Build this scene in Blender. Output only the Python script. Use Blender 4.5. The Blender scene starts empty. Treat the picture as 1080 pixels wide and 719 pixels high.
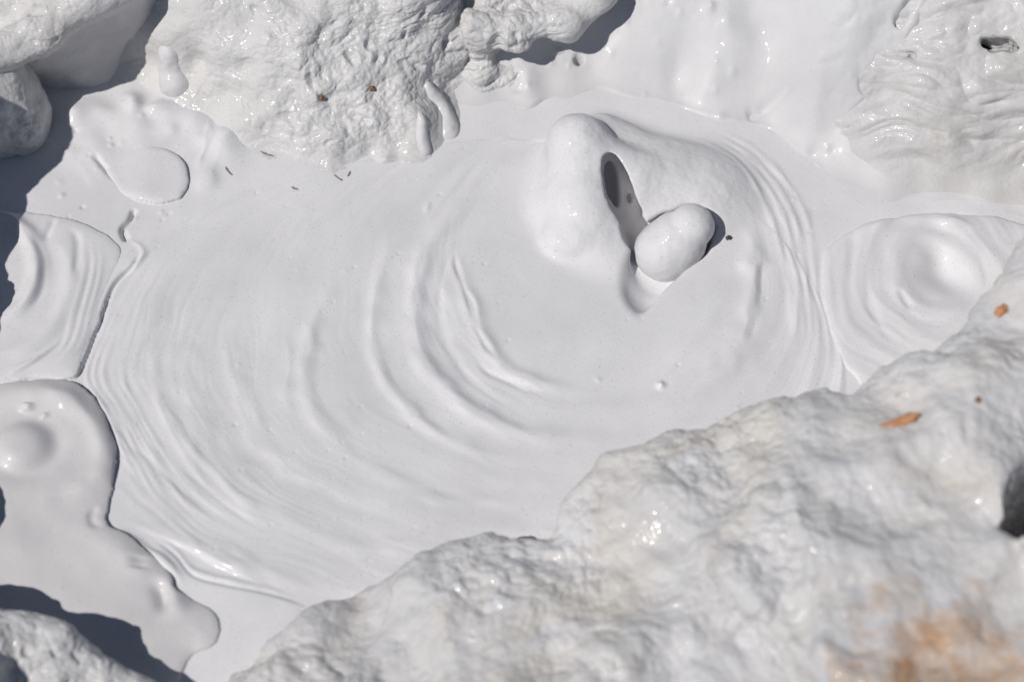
import bpy, math, random
import numpy as np
f32 = np.float32
random.seed(4)
scene = bpy.context.scene
COL = scene.collection

# ------------------------------------------------------------------ camera geometry
PITCH = math.radians(58.0); TANH = math.tan(math.radians(14.0)); DIST = 3.2
CAM = np.array([0.0, -DIST*math.cos(PITCH), DIST*math.sin(PITCH)])
FWD = np.array([0.0, math.cos(PITCH), -math.sin(PITCH)])
UPV = np.array([0.0, math.sin(PITCH), math.cos(PITCH)])
def G(px, py, z=0.0):
    """world point of a photo position at height z (used to survey where things stand)"""
    u = (np.asarray(px, float)-540.0)/540.0*TANH
    v = -(np.asarray(py, float)-359.5)/540.0*TANH
    dx = u; dy = FWD[1]+v*UPV[1]; dz = FWD[2]+v*UPV[2]
    t = (np.asarray(z, float)-CAM[2])/dz
    return np.stack([CAM[0]+t*dx, CAM[1]+t*dy, CAM[2]+t*dz], -1)
def GL(pts, z=0.0):
    p = np.array(pts, float)
    return G(p[:, 0], p[:, 1], z if p.shape[1] < 3 else p[:, 2])
def spline(P, n=12):
    """Catmull-Rom through P"""
    P = np.asarray(P, float)
    Q = np.vstack([2*P[0]-P[1], P, 2*P[-1]-P[-2]])
    out = []
    for i in range(1, len(Q)-2):
        t = np.linspace(0, 1, n, endpoint=False)[:, None]
        a, b, c, d = Q[i-1], Q[i], Q[i+1], Q[i+2]
        out.append(0.5*((2*b)+(-a+c)*t+(2*a-5*b+4*c-d)*t*t+(-a+3*b-3*c+d)*t**3))
    out.append(P[-1:])
    return np.vstack(out)
def splinec(P, n=8):
    P = np.asarray(P, float)
    m = len(P); out = []
    for i in range(m):
        t = np.linspace(0, 1, n, endpoint=False)[:, None]
        a, b, c, d = P[i-1], P[i], P[(i+1) % m], P[(i+2) % m]
        out.append(0.5*((2*b)+(-a+c)*t+(2*a-5*b+4*c-d)*t*t+(-a+3*b-3*c+d)*t**3))
    return np.vstack(out)

# ------------------------------------------------------------------ noise
_rng = np.random.RandomState(7)
PERM = np.concatenate([_rng.permutation(256)]*3).astype(np.int32)
_g = _rng.normal(size=(256, 3)); GRAD = (_g/np.linalg.norm(_g, axis=1)[:, None]).astype(f32)
def perlin(x, y, z):
    shp = np.broadcast(x, y, z).shape
    x, y, z = [np.broadcast_to(np.asarray(a, f32), shp).ravel() for a in (x, y, z)]
    xi, yi, zi = np.floor(x).astype(np.int32), np.floor(y).astype(np.int32), np.floor(z).astype(np.int32)
    xf, yf, zf = x-xi, y-yi, z-zi
    xi &= 255; yi &= 255; zi &= 255
    u = xf*xf*xf*(xf*(xf*6-15)+10); v = yf*yf*yf*(yf*(yf*6-15)+10); w = zf*zf*zf*(zf*(zf*6-15)+10)
    def c(dx, dy, dz):
        g = GRAD[PERM[PERM[PERM[xi+dx]+yi+dy]+zi+dz]]
        return g[:, 0]*(xf-dx)+g[:, 1]*(yf-dy)+g[:, 2]*(zf-dz)
    x00 = c(0, 0, 0); x00 += u*(c(1, 0, 0)-x00)
    x10 = c(0, 1, 0); x10 += u*(c(1, 1, 0)-x10)
    x01 = c(0, 0, 1); x01 += u*(c(1, 0, 1)-x01)
    x11 = c(0, 1, 1); x11 += u*(c(1, 1, 1)-x11)
    x00 += v*(x10-x00); x01 += v*(x11-x01)
    return ((x00+w*(x01-x00))*1.5).reshape(shp)
def fbm(x, y, z, o=4, g=0.5, l=2.03):
    s = 0; a = 1.0
    for i in range(o):
        s = s+a*perlin(x+i*17.3, y-i*9.1, z+i*5.7); x = x*l; y = y*l; z = z*l; a *= g
    return s
def ridged(x, y, z, o=4, g=0.5, l=2.1):
    """sharp creases (valleys) : 0 at crease .. 1"""
    s = 0; a = 1.0; n = 0
    for i in range(o):
        s = s+a*np.minimum(np.abs(perlin(x+i*13.1, y+i*3.7, z-i*7.9))*2.2, 1); n += a
        x = x*l; y = y*l; z = z*l; a *= g
    return s/n
def sst(e0, e1, x):
    t = np.clip((x-e0)/(e1-e0), 0, 1); return t*t*(3-2*t)

# ------------------------------------------------------------------ polyline distance
def pdist(X, Y, P, closed=False):
    """distance, signed side (+ = left of travel), fraction along"""
    P = np.asarray(P, float)[:, :2]
    A = P if closed else P[:-1]
    B = np.roll(P, -1, 0) if closed else P[1:]
    L = np.hypot(*(B-A).T); cum = np.concatenate([[0], np.cumsum(L)]); tot = cum[-1]
    best = np.full(X.shape, 1e9, f32); side = np.zeros(X.shape, f32); frac = np.zeros(X.shape, f32)
    for i in range(len(A)):
        if L[i] < 1e-9: continue
        ex, ey = (B[i]-A[i])/L[i]
        rx, ry = X-A[i, 0], Y-A[i, 1]
        t = np.clip(rx*ex+ry*ey, 0, L[i])
        d = (rx-t*ex)**2+(ry-t*ey)**2
        m = d < best
        best = np.where(m, d, best); side = np.where(m, ex*ry-ey*rx, side); frac = np.where(m, (cum[i]+t)/tot, frac)
    return np.sqrt(best), np.sign(side), frac
def inside(X, Y, P):
    P = np.asarray(P, float)[:, :2]; r = np.zeros(X.shape, bool); j = len(P)-1
    for i in range(len(P)):
        xi, yi = P[i]; xj, yj = P[j]
        if abs(yj-yi) > 1e-12:
            c = ((yi > Y) != (yj > Y)) & (X < (xj-xi)*(Y-yi)/(yj-yi)+xi); r ^= c
        j = i
    return r

class Field:
    """a height field over world x,y"""
    def __init__(s, x0, x1, y0, y1, st):
        s.xs = np.arange(x0, x1, st, dtype=f32); s.ys = np.arange(y0, y1, st, dtype=f32); s.st = st
        s.X, s.Y = np.meshgrid(s.xs, s.ys, indexing='ij'); s.H = np.zeros(s.X.shape, f32)
    def win(s, P, pad):
        P = np.asarray(P)
        i0 = max(0, int((P[:, 0].min()-pad-s.xs[0])/s.st)); i1 = min(len(s.xs), int((P[:, 0].max()+pad-s.xs[0])/s.st)+2)
        j0 = max(0, int((P[:, 1].min()-pad-s.ys[0])/s.st)); j1 = min(len(s.ys), int((P[:, 1].max()+pad-s.ys[0])/s.st)+2)
        return (slice(i0, max(i1, i0)), slice(j0, max(j1, j0)))
    def ridge(s, pts, w, h, skew=0.0, taper=.3, z=0.0, mod=1.0):
        """soft ridge (h>0) or groove (h<0) along photo-surveyed points"""
        P = spline(GL(pts, z)); q = s.win(P, w*3.2)
        if s.X[q].size == 0: return
        d, sd, fr = pdist(s.X[q], s.Y[q], P)
        a = np.minimum(1, np.minimum(fr, 1-fr)/taper) if taper > 0 else 1.0
        a = a*a*(3-2*a) if taper > 0 else 1.0
        if taper > .1:
            a = a*(1-.15*mod+mod*.9*perlin(s.X[q]*19, s.Y[q]*19, 0*s.X[q]+P[0, 0]*31)); d = np.maximum(0, d+w*.9*mod*perlin(s.X[q]*24, s.Y[q]*24, 0*s.X[q]+7))
        ww = w*(1+skew*sd)
        s.H[q] += h*a*np.exp(-(d/ww)**2)
    def step(s, pts, w, h, reach, taper=.15, z=0.0):
        """the left side of the travel direction stands up by h at the line and falls back over reach"""
        P = spline(GL(pts, z)); q = s.win(P, reach*3)
        if s.X[q].size == 0: return
        d, sd, fr = pdist(s.X[q], s.Y[q], P)
        a = np.clip(np.minimum(fr, 1-fr)/taper, 0, 1); a = a*a*(3-2*a)
        s.H[q] += h*a*np.where(sd > 0, (1-np.exp(-(d/w)**2))*np.exp(-(d/reach)**2), 0)
    def bump(s, px, py, r, h, ry=None, rot=0, p=2.0, z=0.0):
        c = G(px, py, z); ry = ry or r; m = max(r, ry)
        q = s.win(np.array([c[:2], c[:2]]), m*3)
        if s.X[q].size == 0: return
        dx, dy = s.X[q]-c[0], s.Y[q]-c[1]; cr, sr = math.cos(rot), math.sin(rot)
        d = np.sqrt(((dx*cr+dy*sr)/r)**2+((-dx*sr+dy*cr)/ry)**2)
        s.H[q] += h*np.exp(-d**p)
    def at(s, x, y):
        i = np.clip((x-s.xs[0])/s.st, 0, len(s.xs)-1.001); j = np.clip((y-s.ys[0])/s.st, 0, len(s.ys)-1.001)
        i0 = i.astype(int); j0 = j.astype(int); a = i-i0; b = j-j0; H = s.H
        return (H[i0, j0]*(1-a)*(1-b)+H[i0+1, j0]*a*(1-b)+H[i0, j0+1]*(1-a)*b+H[i0+1, j0+1]*a*b).astype(f32)

# ------------------------------------------------------------------ meshes
def quads_mesh(name, V, F):
    me = bpy.data.meshes.new(name)
    V = np.ascontiguousarray(V, f32); F = np.ascontiguousarray(F, np.int32)
    me.vertices.add(len(V)); me.vertices.foreach_set('co', V.ravel())
    me.loops.add(F.size); me.loops.foreach_set('vertex_index', F.ravel())
    me.polygons.add(len(F)); me.polygons.foreach_set('loop_start', np.arange(0, F.size, F.shape[1], dtype=np.int32))
    me.update(calc_edges=True); me.validate()
    me.polygons.foreach_set('use_smooth', np.ones(len(me.polygons), bool))
    return me
def field_mesh(name, X, Y, H, keep=None):
    n, m = H.shape; idx = np.arange(n*m).reshape(n, m)
    F = np.stack([idx[:-1, :-1], idx[1:, :-1], idx[1:, 1:], idx[:-1, 1:]], -1)
    if keep is not None:
        k = keep[:-1, :-1] & keep[1:, :-1] & keep[1:, 1:] & keep[:-1, 1:]; F = F[k]
    F = F.reshape(-1, 4)
    V = np.stack([X, Y, H], -1).reshape(-1, 3)
    used = np.zeros(n*m, bool); used[F.ravel()] = True
    re = np.cumsum(used)-1
    return quads_mesh(name, V[used], re[F])
def surface_nets(S, org, vox):
    nx, ny, nz = S.shape; ins = S < 0
    cnt = np.zeros((nx-1, ny-1, nz-1), np.int8)
    offs = [(a, b, c) for a in (0, 1) for b in (0, 1) for c in (0, 1)]
    for a, b, c in offs: cnt += ins[a:nx-1+a, b:ny-1+b, c:nz-1+c]
    act = (cnt > 0) & (cnt < 8)
    I, J, K = np.nonzero(act); cell = np.full(act.shape, -1, np.int32); cell[I, J, K] = np.arange(len(I))
    val = {o: S[I+o[0], J+o[1], K+o[2]] for o in offs}
    acc = np.zeros((len(I), 3)); num = np.zeros(len(I))
    for o in offs:
        for ax in range(3):
            if o[ax] == 0:
                p = list(o); p[ax] = 1; a, b = val[o], val[tuple(p)]
                m = (a < 0) != (b < 0)
                t = np.where(m, a/np.where(m, a-b, 1), 0)
                pos = np.zeros((len(I), 3)); pos[:] = o; pos[:, ax] = t
                acc += pos*m[:, None]; num += m
    V = (np.stack([I, J, K], -1)+acc/num[:, None])*vox+np.asarray(org)
    Fs = []
    for ax in range(3):
        sl0 = [slice(None)]*3; sl1 = [slice(None)]*3
        sl0[ax] = slice(0, -1); sl1[ax] = slice(1, None)
        a = ins[tuple(sl0)]; b = ins[tuple(sl1)]
        E = np.argwhere(a != b); o1, o2 = [(1, 2), (2, 0), (0, 1)][ax]
        lim = np.array(act.shape)
        ok = (E[:, o1] > 0) & (E[:, o2] > 0) & (E[:, o1] < lim[o1]) & (E[:, o2] < lim[o2]) & (E[:, ax] < lim[ax])
        E = E[ok]
        def c(d1, d2):
            Q = E.copy(); Q[:, o1] -= d1; Q[:, o2] -= d2; return cell[Q[:, 0], Q[:, 1], Q[:, 2]]
        q = np.stack([c(1, 1), c(0, 1), c(0, 0), c(1, 0)], -1)
        fl = ~a[E[:, 0], E[:, 1], E[:, 2]]
        q[fl] = q[fl][:, ::-1]
        Fs.append(q)
    F = np.vstack(Fs); F = F[(F >= 0).all(1)]
    return V, F
def grid3(lo, hi, vox):
    ax = [np.arange(l, h+vox, vox, dtype=f32) for l, h in zip(lo, hi)]
    return np.meshgrid(*ax, indexing='ij')
def refine(me, levels):
    if levels <= 0: return me
    o = bpy.data.objects.new('tmp', me); COL.objects.link(o)
    m = o.modifiers.new('s', 'SUBSURF'); m.levels = levels; m.render_levels = levels
    dg = bpy.context.evaluated_depsgraph_get(); dg.update()
    r = bpy.data.meshes.new_from_object(o.evaluated_get(dg))
    bpy.data.objects.remove(o); bpy.data.meshes.remove(me); return r
def displace(me, fn):
    n = len(me.vertices); co = np.empty(n*3, f32); me.vertices.foreach_get('co', co); co = co.reshape(-1, 3)
    no = np.empty(n*3, f32); me.vertices.foreach_get('normal', no); no = no.reshape(-1, 3)
    d = fn(co[:, 0], co[:, 1], co[:, 2], no)
    co = co+no*np.asarray(d, f32)[:, None]
    me.vertices.foreach_set('co', co.ravel()); me.update()
    me.polygons.foreach_set('use_smooth', np.ones(len(me.polygons), bool))
def link(name, me, mat, parent=None):
    o = bpy.data.objects.new(name, me); COL.objects.link(o); me.name = name
    me.materials.clear(); me.materials.append(mat)
    if parent: o.parent = parent
    return o
def tag(o, label=None, cat=None, group=None, kind=None):
    if label: o['label'] = label
    if cat: o['category'] = cat
    if group: o['group'] = group
    if kind: o['kind'] = kind
    return o
def recenter(o):
    """origin at the base of the mesh"""
    me = o.data; n = len(me.vertices); co = np.empty(n*3, f32); me.vertices.foreach_get('co', co); co = co.reshape(-1, 3)
    c = np.array([co[:, 0].mean(), co[:, 1].mean(), co[:, 2].min()], f32)
    me.vertices.foreach_set('co', (co-c).ravel()); me.update(); o.location = [float(v) for v in c]
    return o

# sdf pieces
def ell(X, Y, Z, c, r, rz=0.0, tilt=None):
    x, y, z = X-c[0], Y-c[1], Z-c[2]
    if rz:
        a, b = math.cos(rz), math.sin(rz); x, y = x*a+y*b, -x*b+y*a
    if tilt:
        a, b = math.cos(tilt), math.sin(tilt); x, z = x*a+z*b, -x*b+z*a
    k0 = np.sqrt((x/r[0])**2+(y/r[1])**2+(z/r[2])**2)+1e-6
    k1 = np.sqrt((x/r[0]**2)**2+(y/r[1]**2)**2+(z/r[2]**2)**2)+1e-6
    return k0*(k0-1)/k1
def cap(X, Y, Z, a, b, ra, rb=None):
    rb = ra if rb is None else rb
    a = np.asarray(a); b = np.asarray(b); e = b-a; L2 = float((e**2).sum())
    t = np.clip(((X-a[0])*e[0]+(Y-a[1])*e[1]+(Z-a[2])*e[2])/L2, 0, 1)
    return np.sqrt((X-a[0]-t*e[0])**2+(Y-a[1]-t*e[1])**2+(Z-a[2]-t*e[2])**2)-(ra+(rb-ra)*t)
def smin(a, b, k):
    h = np.clip(0.5+0.5*(b-a)/k, 0, 1); return b+(a-b)*h-k*h*(1-h)
def smax(a, b, k): return -smin(-a, -b, k)

# ------------------------------------------------------------------ materials
def mud_material(name, base=(.66, .655, .67), rough=.42, coat=.35, coat_rough=.12, speck=.5, stain=None, bump=.25, bump_scale=260, rough_var=.12, pit=False):
    m = bpy.data.materials.new(name); m.use_nodes = True
    nt = m.node_tree; N = nt.nodes; L = nt.links; N.clear()
    out = N.new('ShaderNodeOutputMaterial'); b = N.new('ShaderNodeBsdfPrincipled'); L.new(b.outputs[0], out.inputs[0])
    geo = N.new('ShaderNodeNewGeometry'); pos = geo.outputs['Position']
    def noise(scale, detail=3, rough_=.55, dist=0):
        n = N.new('ShaderNodeTexNoise'); n.inputs['Scale'].default_value = scale; n.inputs['Detail'].default_value = detail
        n.inputs['Roughness'].default_value = rough_; n.inputs['Distortion'].default_value = dist; L.new(pos, n.inputs['Vector']); return n.outputs['Fac']
    def ramp(src, pts):
        r = N.new('ShaderNodeValToRGB'); e = r.color_ramp.elements
        while len(e) < len(pts): e.new(.5)
        for k, (p, c) in enumerate(pts): e[k].position = p; e[k].color = (*c, 1) if len(c) == 3 else c
        L.new(src, r.inputs[0]); return r.outputs[0]
    def mix(a, bb, fac, mode='MIX'):
        x = N.new('ShaderNodeMix'); x.data_type = 'RGBA'; x.blend_type = mode
        for sock, v in ((x.inputs[6], a), (x.inputs[7], bb), (x.inputs[0], fac)):
            if hasattr(v, 'is_output'): L.new(v, sock)
            elif isinstance(v, (int, float)): sock.default_value = v
            else: sock.default_value = (*v, 1)
        return x.outputs[2]
    lo = tuple(c*.92 for c in base); hi = tuple(min(1, c*1.06) for c in base)
    col = ramp(noise(6, 5, .6), [(.3, lo), (.7, hi)])
    # faint mineral specks
    sp = ramp(noise(380, 2, .5), [(.655, (0, 0, 0)), (.70, (1, 1, 1))])
    dk = N.new('ShaderNodeMath'); dk.operation = 'MULTIPLY'; dk.inputs[1].default_value = speck; L.new(sp, dk.inputs[0])
    col = mix(col, tuple(c*.45 for c in base), dk.outputs[0])
    if stain:
        for (sc, th, wd, c, amt) in stain:
            f = ramp(noise(sc, 6, .62, .4), [(th, (0, 0, 0)), (th+wd, (amt, amt, amt))])
            col = mix(col, c, f)
    m['col_node'] = 1
    L.new(col, b.inputs['Base Color'])
    r = ramp(noise(14, 4, .6), [(.35, (rough-rough_var,)*3), (.65, (rough+rough_var,)*3)])
    L.new(r, b.inputs['Roughness'])
    b.inputs['Coat Weight'].default_value = coat; b.inputs['Coat Roughness'].default_value = coat_rough; b.inputs['Coat IOR'].default_value = 1.33
    b.inputs['Specular IOR Level'].default_value = .3
    bp = N.new('ShaderNodeBump'); bp.inputs['Strength'].default_value = bump; bp.inputs['Distance'].default_value = .004
    L.new(noise(bump_scale, 4, .6), bp.inputs['Height']); L.new(bp.outputs[0], b.inputs['Normal'])
    return m, nt, b, col, mix, ramp, noise
M_LOBE = mud_material('greyer wet mud', base=(.585, .575, .583), bump=.06, bump_scale=320, rough=.55, coat=.25, coat_rough=.08, speck=.5)[0]
M_POOL = mud_material('smooth wet mud', bump=.08, bump_scale=300, rough=.6, coat=.2, coat_rough=.07, speck=.55)[0]
M_BANK = mud_material('wet bank mud', base=(.59, .586, .596), bump=.07, bump_scale=160, rough=.58, coat=.28, coat_rough=.06, speck=.3)[0]
M_CRAG = mud_material('mud crusted rock', base=(.59, .585, .587), bump=.26, bump_scale=150, rough=.6, coat=.25, coat_rough=.07, speck=.55,
                      stain=[(7, .50, .2, (.56, .545, .525), .7), (23, .60, .12, (.50, .47, .43), .45)])[0]
M_WRINKLE = mud_material('grey wrinkled mud skin', base=(.53, .526, .526), bump=.2, bump_scale=150, rough=.55, coat=.3, coat_rough=.08, speck=.6,
                      stain=[(9, .5, .2, (.49, .475, .45), .6), (5, .50, .15, (.58, .575, .58), .7)])[0]
M_BOULDER, nt, bs, colr, mix, ramp, noise = mud_material('mud coated boulder', base=(.56, .555, .56), bump=.22, bump_scale=110, rough=.58, coat=.3, coat_rough=.09, speck=.3,
                      stain=[(5, .46, .2, (.55, .522, .48), .85), (13, .57, .12, (.46, .40, .34), .5), (6.5, .54, .16, (.60, .60, .625), .8), (40, .62, .08, (.30, .27, .24), .5)])
def sphere_mask(c, r0, r1):
    N, L = nt.nodes, nt.links
    g = N.new('ShaderNodeNewGeometry'); d = N.new('ShaderNodeVectorMath'); d.operation = 'DISTANCE'
    L.new(g.outputs['Position'], d.inputs[0]); d.inputs[1].default_value = c
    a = N.new('ShaderNodeMath'); a.operation = 'MULTIPLY_ADD'; L.new(noise(16, 5, .65), a.inputs[0]); a.inputs[1].default_value = .22; L.new(d.outputs['Value'], a.inputs[2])
    mr = N.new('ShaderNodeMapRange'); mr.inputs[1].default_value = r0+.11; mr.inputs[2].default_value = r1+.11; mr.inputs[3].default_value = 1; mr.inputs[4].default_value = 0
    L.new(a.outputs[0], mr.inputs[0]); return mr.outputs[0]
def times(a, b):
    m_ = nt.nodes.new('ShaderNodeMath'); m_.operation = 'MULTIPLY'; nt.links.new(a, m_.inputs[0]); nt.links.new(b, m_.inputs[1]); return m_.outputs[0]
sm_ = sphere_mask(G(1015, 712, .42), .09, .19)
bs_col = mix(colr, (.50, .37, .27), sm_)
bs_col = mix(bs_col, (.43, .26, .15), times(sm_, ramp(noise(26, 6, .65, .3), [(.45, (0, 0, 0)), (.6, (1, 1, 1))])))
bs_col = mix(bs_col, (.20, .13, .08), times(sm_, ramp(noise(55, 4, .6, .2), [(.60, (0, 0, 0)), (.68, (.8, .8, .8))])))
nt.links.new(bs_col, bs.inputs['Base Color'])
def simple(name, col, rough=.6, var=.25, scale=200):
    m = bpy.data.materials.new(name); m.use_nodes = True; nt_ = m.node_tree; b = nt_.nodes['Principled BSDF']
    n = nt_.nodes.new('ShaderNodeTexNoise'); n.inputs['Scale'].default_value = scale; n.inputs['Detail'].default_value = 4
    r = nt_.nodes.new('ShaderNodeValToRGB'); r.color_ramp.elements[0].position = .3; r.color_ramp.elements[1].position = .7
    r.color_ramp.elements[0].color = (*[c*(1-var) for c in col], 1); r.color_ramp.elements[1].color = (*[min(1, c*(1+var)) for c in col], 1)
    nt_.links.new(n.outputs['Fac'], r.inputs[0]); nt_.links.new(r.outputs[0], b.inputs['Base Color']); b.inputs['Roughness'].default_value = rough
    return m
M_CHIP = simple('orange bark', (.48, .23, .11), .8, .75, 110)
M_PEB = simple('brown grit', (.26, .14, .08), .6)
M_DARK = simple('dark grit', (.06, .055, .055), .5)
M_CRACK = simple('dark crack sliver', (.20, .19, .175), .7, .5, 300)
M_WATER = simple('murky grey water', (.10, .10, .105), .12, .1, 30)
M_GROUND = mud_material('dry pale ground', base=(.42, .40, .38), bump=.5, bump_scale=30, rough=.8, coat=0, speck=.5)[0]

# ------------------------------------------------------------------ the mud pool
POOL = Field(-1.15, 1.15, -0.85, 0.98, 0.0021)
X, Y = POOL.X, POOL.Y
# nested flow rings round the vent, from the small inner one to the pool's rim
tt = np.array([0, .15, .35, .6, 1.0, 1.6])
Lf = np.array([560, 490, 435, 310, 80, -300]); Rt = np.array([700, 795, 830, 857, 892, 960])
Tp = np.array([215, 140, 125, 135, 160, 140]); Bt = np.array([330, 410, 460, 540, 640, 800])
cxp = (Lf+Rt)/2; cyp = (Tp+Bt)/2
gl = G(Lf, cyp); gr = G(Rt, cyp); gt = G(cxp, Tp); gb = G(cxp, Bt)
ecx = (gl[:, 0]+gr[:, 0])/2; erx = (gr[:, 0]-gl[:, 0])/2; ecy = (gt[:, 1]+gb[:, 1])/2; ery = (gt[:, 1]-gb[:, 1])/2
def ring_t(X, Y):
    lo = np.zeros(X.shape, f32); hi = np.full(X.shape, 1.6, f32)
    for _ in range(18):
        m = (lo+hi)/2
        e = ((X-np.interp(m, tt, ecx))/np.interp(m, tt, erx))**2+((Y-np.interp(m, tt, ecy))/np.interp(m, tt, ery))**2
        out = e > 1
        lo = np.where(out, m, lo); hi = np.where(out, hi, m)
    m = (lo+hi)/2
    th = np.arctan2((Y-np.interp(m, tt, ecy))/np.interp(m, tt, ery), (X-np.interp(m, tt, ecx))/np.interp(m, tt, erx))
    return m.astype(f32), th.astype(f32)
T, TH = ring_t(X, Y)
cs, sn = np.cos(TH), np.sin(TH)
wob = .045*perlin(X*5, Y*5, 0*X)+.014*perlin(X*16, Y*16, 0*X+3)
Tw = T+wob
H = POOL.H
in_pool = sst(1.03, .97, T)
act = sst(.10, .22, T)*in_pool
left = sst(.2, -.6, cs)
# broad ripples, finer flow lines, hair-fine striae
H += act*(.0030*perlin(Tw*10, cs*1.3, sn*1.3)+.0012*perlin(Tw*22+5, cs*1.9, sn*1.9)*sst(-.4, .4, perlin(X*4, Y*4, 0*X+5)))
lines = ridged(Tw*30, cs*1.3+3, sn*1.3, 2)
rim = sst(.62, .98, T)
H += act*(.0006+.0012*rim)*lines*(.45+1.1*perlin(X*5, Y*5, 0*X+4))
SPL_C = G(676, 215); SPL_RX, SPL_RY = .25, .25
spl_d = np.sqrt(((X-SPL_C[0])/SPL_RX)**2+((Y-SPL_C[1])/SPL_RY)**2)
brk = sst(-.35, .45, fbm(X*5+3, Y*5, 0*X+11, 2))
H += act*(.3+.7*brk)*(.00026+.00022*rim)*perlin(Tw*90, cs*3, sn*3)*sst(1.02, 1.25, spl_d)
H += act*.0010*perlin(X*11+Tw*4, Y*11, 0*X+8)
H += .0020*perlin(X*4, Y*4, 0*X+2)+.0007*perlin(X*16, Y*16, 0*X+6)*(1-act*.5)
# traced folds
POOL.ridge([(482, 252), (480, 275), (487, 298), (500, 325), (507, 350), (520, 375), (545, 395), (590, 408), (650, 416)], .013, .0052, mod=.5)
POOL.ridge([(480, 262), (481, 280), (490, 306), (497, 322), (502, 345), (512, 365), (528, 384)], .0045, -.0036, taper=.2)
POOL.ridge([(500, 380), (515, 392), (540, 404), (580, 417)], .005, -.003)
POOL.ridge([(545, 195), (500, 215), (468, 238), (448, 266), (440, 300), (438, 340), (447, 378), (468, 408), (500, 434), (545, 455), (600, 462), (660, 448)], .016, .0068, mod=.5)
POOL.ridge([(520, 232), (490, 252), (470, 280), (464, 320), (470, 360), (492, 395), (530, 425), (580, 440)], .008, -.0018)
POOL.ridge([(430, 235), (408, 270), (396, 310), (392, 350), (400, 390), (425, 425), (460, 455), (510, 478), (570, 488)], .012, .0044, mod=.6)
POOL.ridge([(365, 275), (340, 320), (325, 360), (322, 400), (335, 440), (370, 478), (420, 505), (480, 522)], .013, .0034, mod=.6)
POOL.ridge([(300, 350), (306, 385), (300, 420), (312, 440)], .014, .0026)
POOL.ridge([(320, 335), (328, 360), (330, 378)], .012, .0018)
POOL.ridge([(362, 282), (366, 290)], .006, .0022, taper=.4)
POOL.ridge([(448, 226), (452, 215), (455, 212)], .005, .0020, taper=.4)
POOL.ridge([(205, 330), (195, 370), (200, 420), (225, 470), (270, 515), (330, 545)], .018, .0030)
POOL.ridge([(255, 300), (243, 350), (250, 410), (280, 465), (340, 510), (420, 540)], .016, .0026)
POOL.ridge([(172, 320), (160, 370), (172, 430), (205, 485), (260, 535), (330, 572)], .012, .0022)
POOL.ridge([(330, 560), (400, 580), (470, 560)], .012, .0018)
POOL.ridge([(420, 520), (490, 528), (560, 522)], .010, .0020)
POOL.ridge([(785, 225), (794, 260), (795, 300), (788, 340), (770, 378), (745, 402), (700, 420)], .016, .0085, skew=0)
POOL.ridge([(797, 250), (803, 290), (798, 335), (782, 375)], .006, -.0020)
for k, (o, h) in enumerate([(0, .0035), (14, .0022), (25, .0028), (38, .0020)]):
    POOL.ridge([(700+o*.6, 140-o*.15), (745+o*.8, 153-o*.2), (785+o, 185), (812+o, 228), (828+o*.8, 280), (838+o*.7, 335), (838+o*.7, 385)], .0055, h)
POOL.ridge([(655, 400), (690, 396), (745, 340), (775, 290)], .012, .0012)
POOL.bump(697, 406, .006, .006)
POOL.bump(631, 400, .004, .002)
# left edge wrinkles of the main flow
rl = np.random.RandomState(3)
for k in range(26):
    o = k*4.4+rl.uniform(-1.5, 1.5); a = rl.uniform(0, .45); b = rl.uniform(.6, 1)
    base_ = spline([(133+o*.5, 292), (106+o*.8, 345), (86+o, 395), (104+o, 430), (131+o, 478), (158+o*1.2, 525), (205+o*1.5, 560), (260+o*2, 590)], 6)
    n_ = len(base_); seg = base_[int(a*n_):max(int(a*n_)+6, int(b*n_))]
    f_ = max(.25, 1-k/26)
    POOL.ridge(seg, rl.uniform(.0035, .007), rl.uniform(.0012, .0030)*f_, taper=.4)
for k in range(9):
    o = k*9
    POOL.ridge([(125+o, 545-o*.2), (165+o, 562+o*.1), (205+o, 580+o*.2), (250+o, 603+o*.2), (305+o*.6, 628)], rl.uniform(.004, .007), rl.uniform(.0014, .0028)*(1-k/13), taper=.4)
POOL.ridge([(118, 553), (150, 575), (180, 598), (196, 620)], .006, .005)
POOL.ridge([(155, 560), (185, 580), (205, 602), (240, 612), (285, 622), (318, 634)], .005, .003)
POOL.step([(330, 640), (285, 626), (240, 617), (205, 607), (185, 585), (160, 566)], .003, .004, .05)
# upper left shallow pond: patty, crack, dents
POOL.ridge([(150, 268), (140, 282), (120, 303), (104, 345), (88, 385), (77, 402)], .0035, -.006, taper=.08)
POOL.ridge([(215, 228), (190, 240), (168, 252), (152, 266)], .007, -.0018)
POOL.step([(77, 402), (88, 385), (104, 345), (120, 305), (140, 285), (160, 268)], .003, .004, .03)
POOL.ridge([(142, 220), (137, 232), (129, 242), (134, 255)], .004, -.012, taper=.1)
POOL.ridge([(133, 250), (150, 263), (148, 275), (130, 290)], .006, .004)
POOL.ridge([(95, 160), (105, 170), (118, 185), (128, 193)], .004, -.004)
POOL.ridge([(252, 120), (238, 150), (222, 185), (205, 212)], .02, .006)
POOL.ridge([(222, 128), (220, 150), (206, 180)], .006, .004)
POOL.ridge([(60, 150), (90, 175), (110, 200)], .02, .003)
POOL.bump(85, 118, .03, .010); POOL.bump(170, 116, .018, .010); POOL.bump(140, 108, .016, .009); POOL.bump(205, 130, .03, .012); POOL.bump(150, 135, .02, .006)
for px_, py_, r_, h_ in [(78, 124, .018, .008), (143, 116, .014, .008), (162, 119, .012, .007), (232, 108, .016, .009), (112, 122, .02, .006), (182, 140, .012, .004), (213, 150, .012, .005)]: POOL.bump(px_, py_, r_, h_)
H += .010*sst(.10, -.02, np.hypot(X-G(150,130)[0], (Y-G(150,130)[1])*1.3)-.06)*(.6+perlin(X*17, Y*17, 0*X+9))*sst(1.0, 1.08, T)
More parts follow.
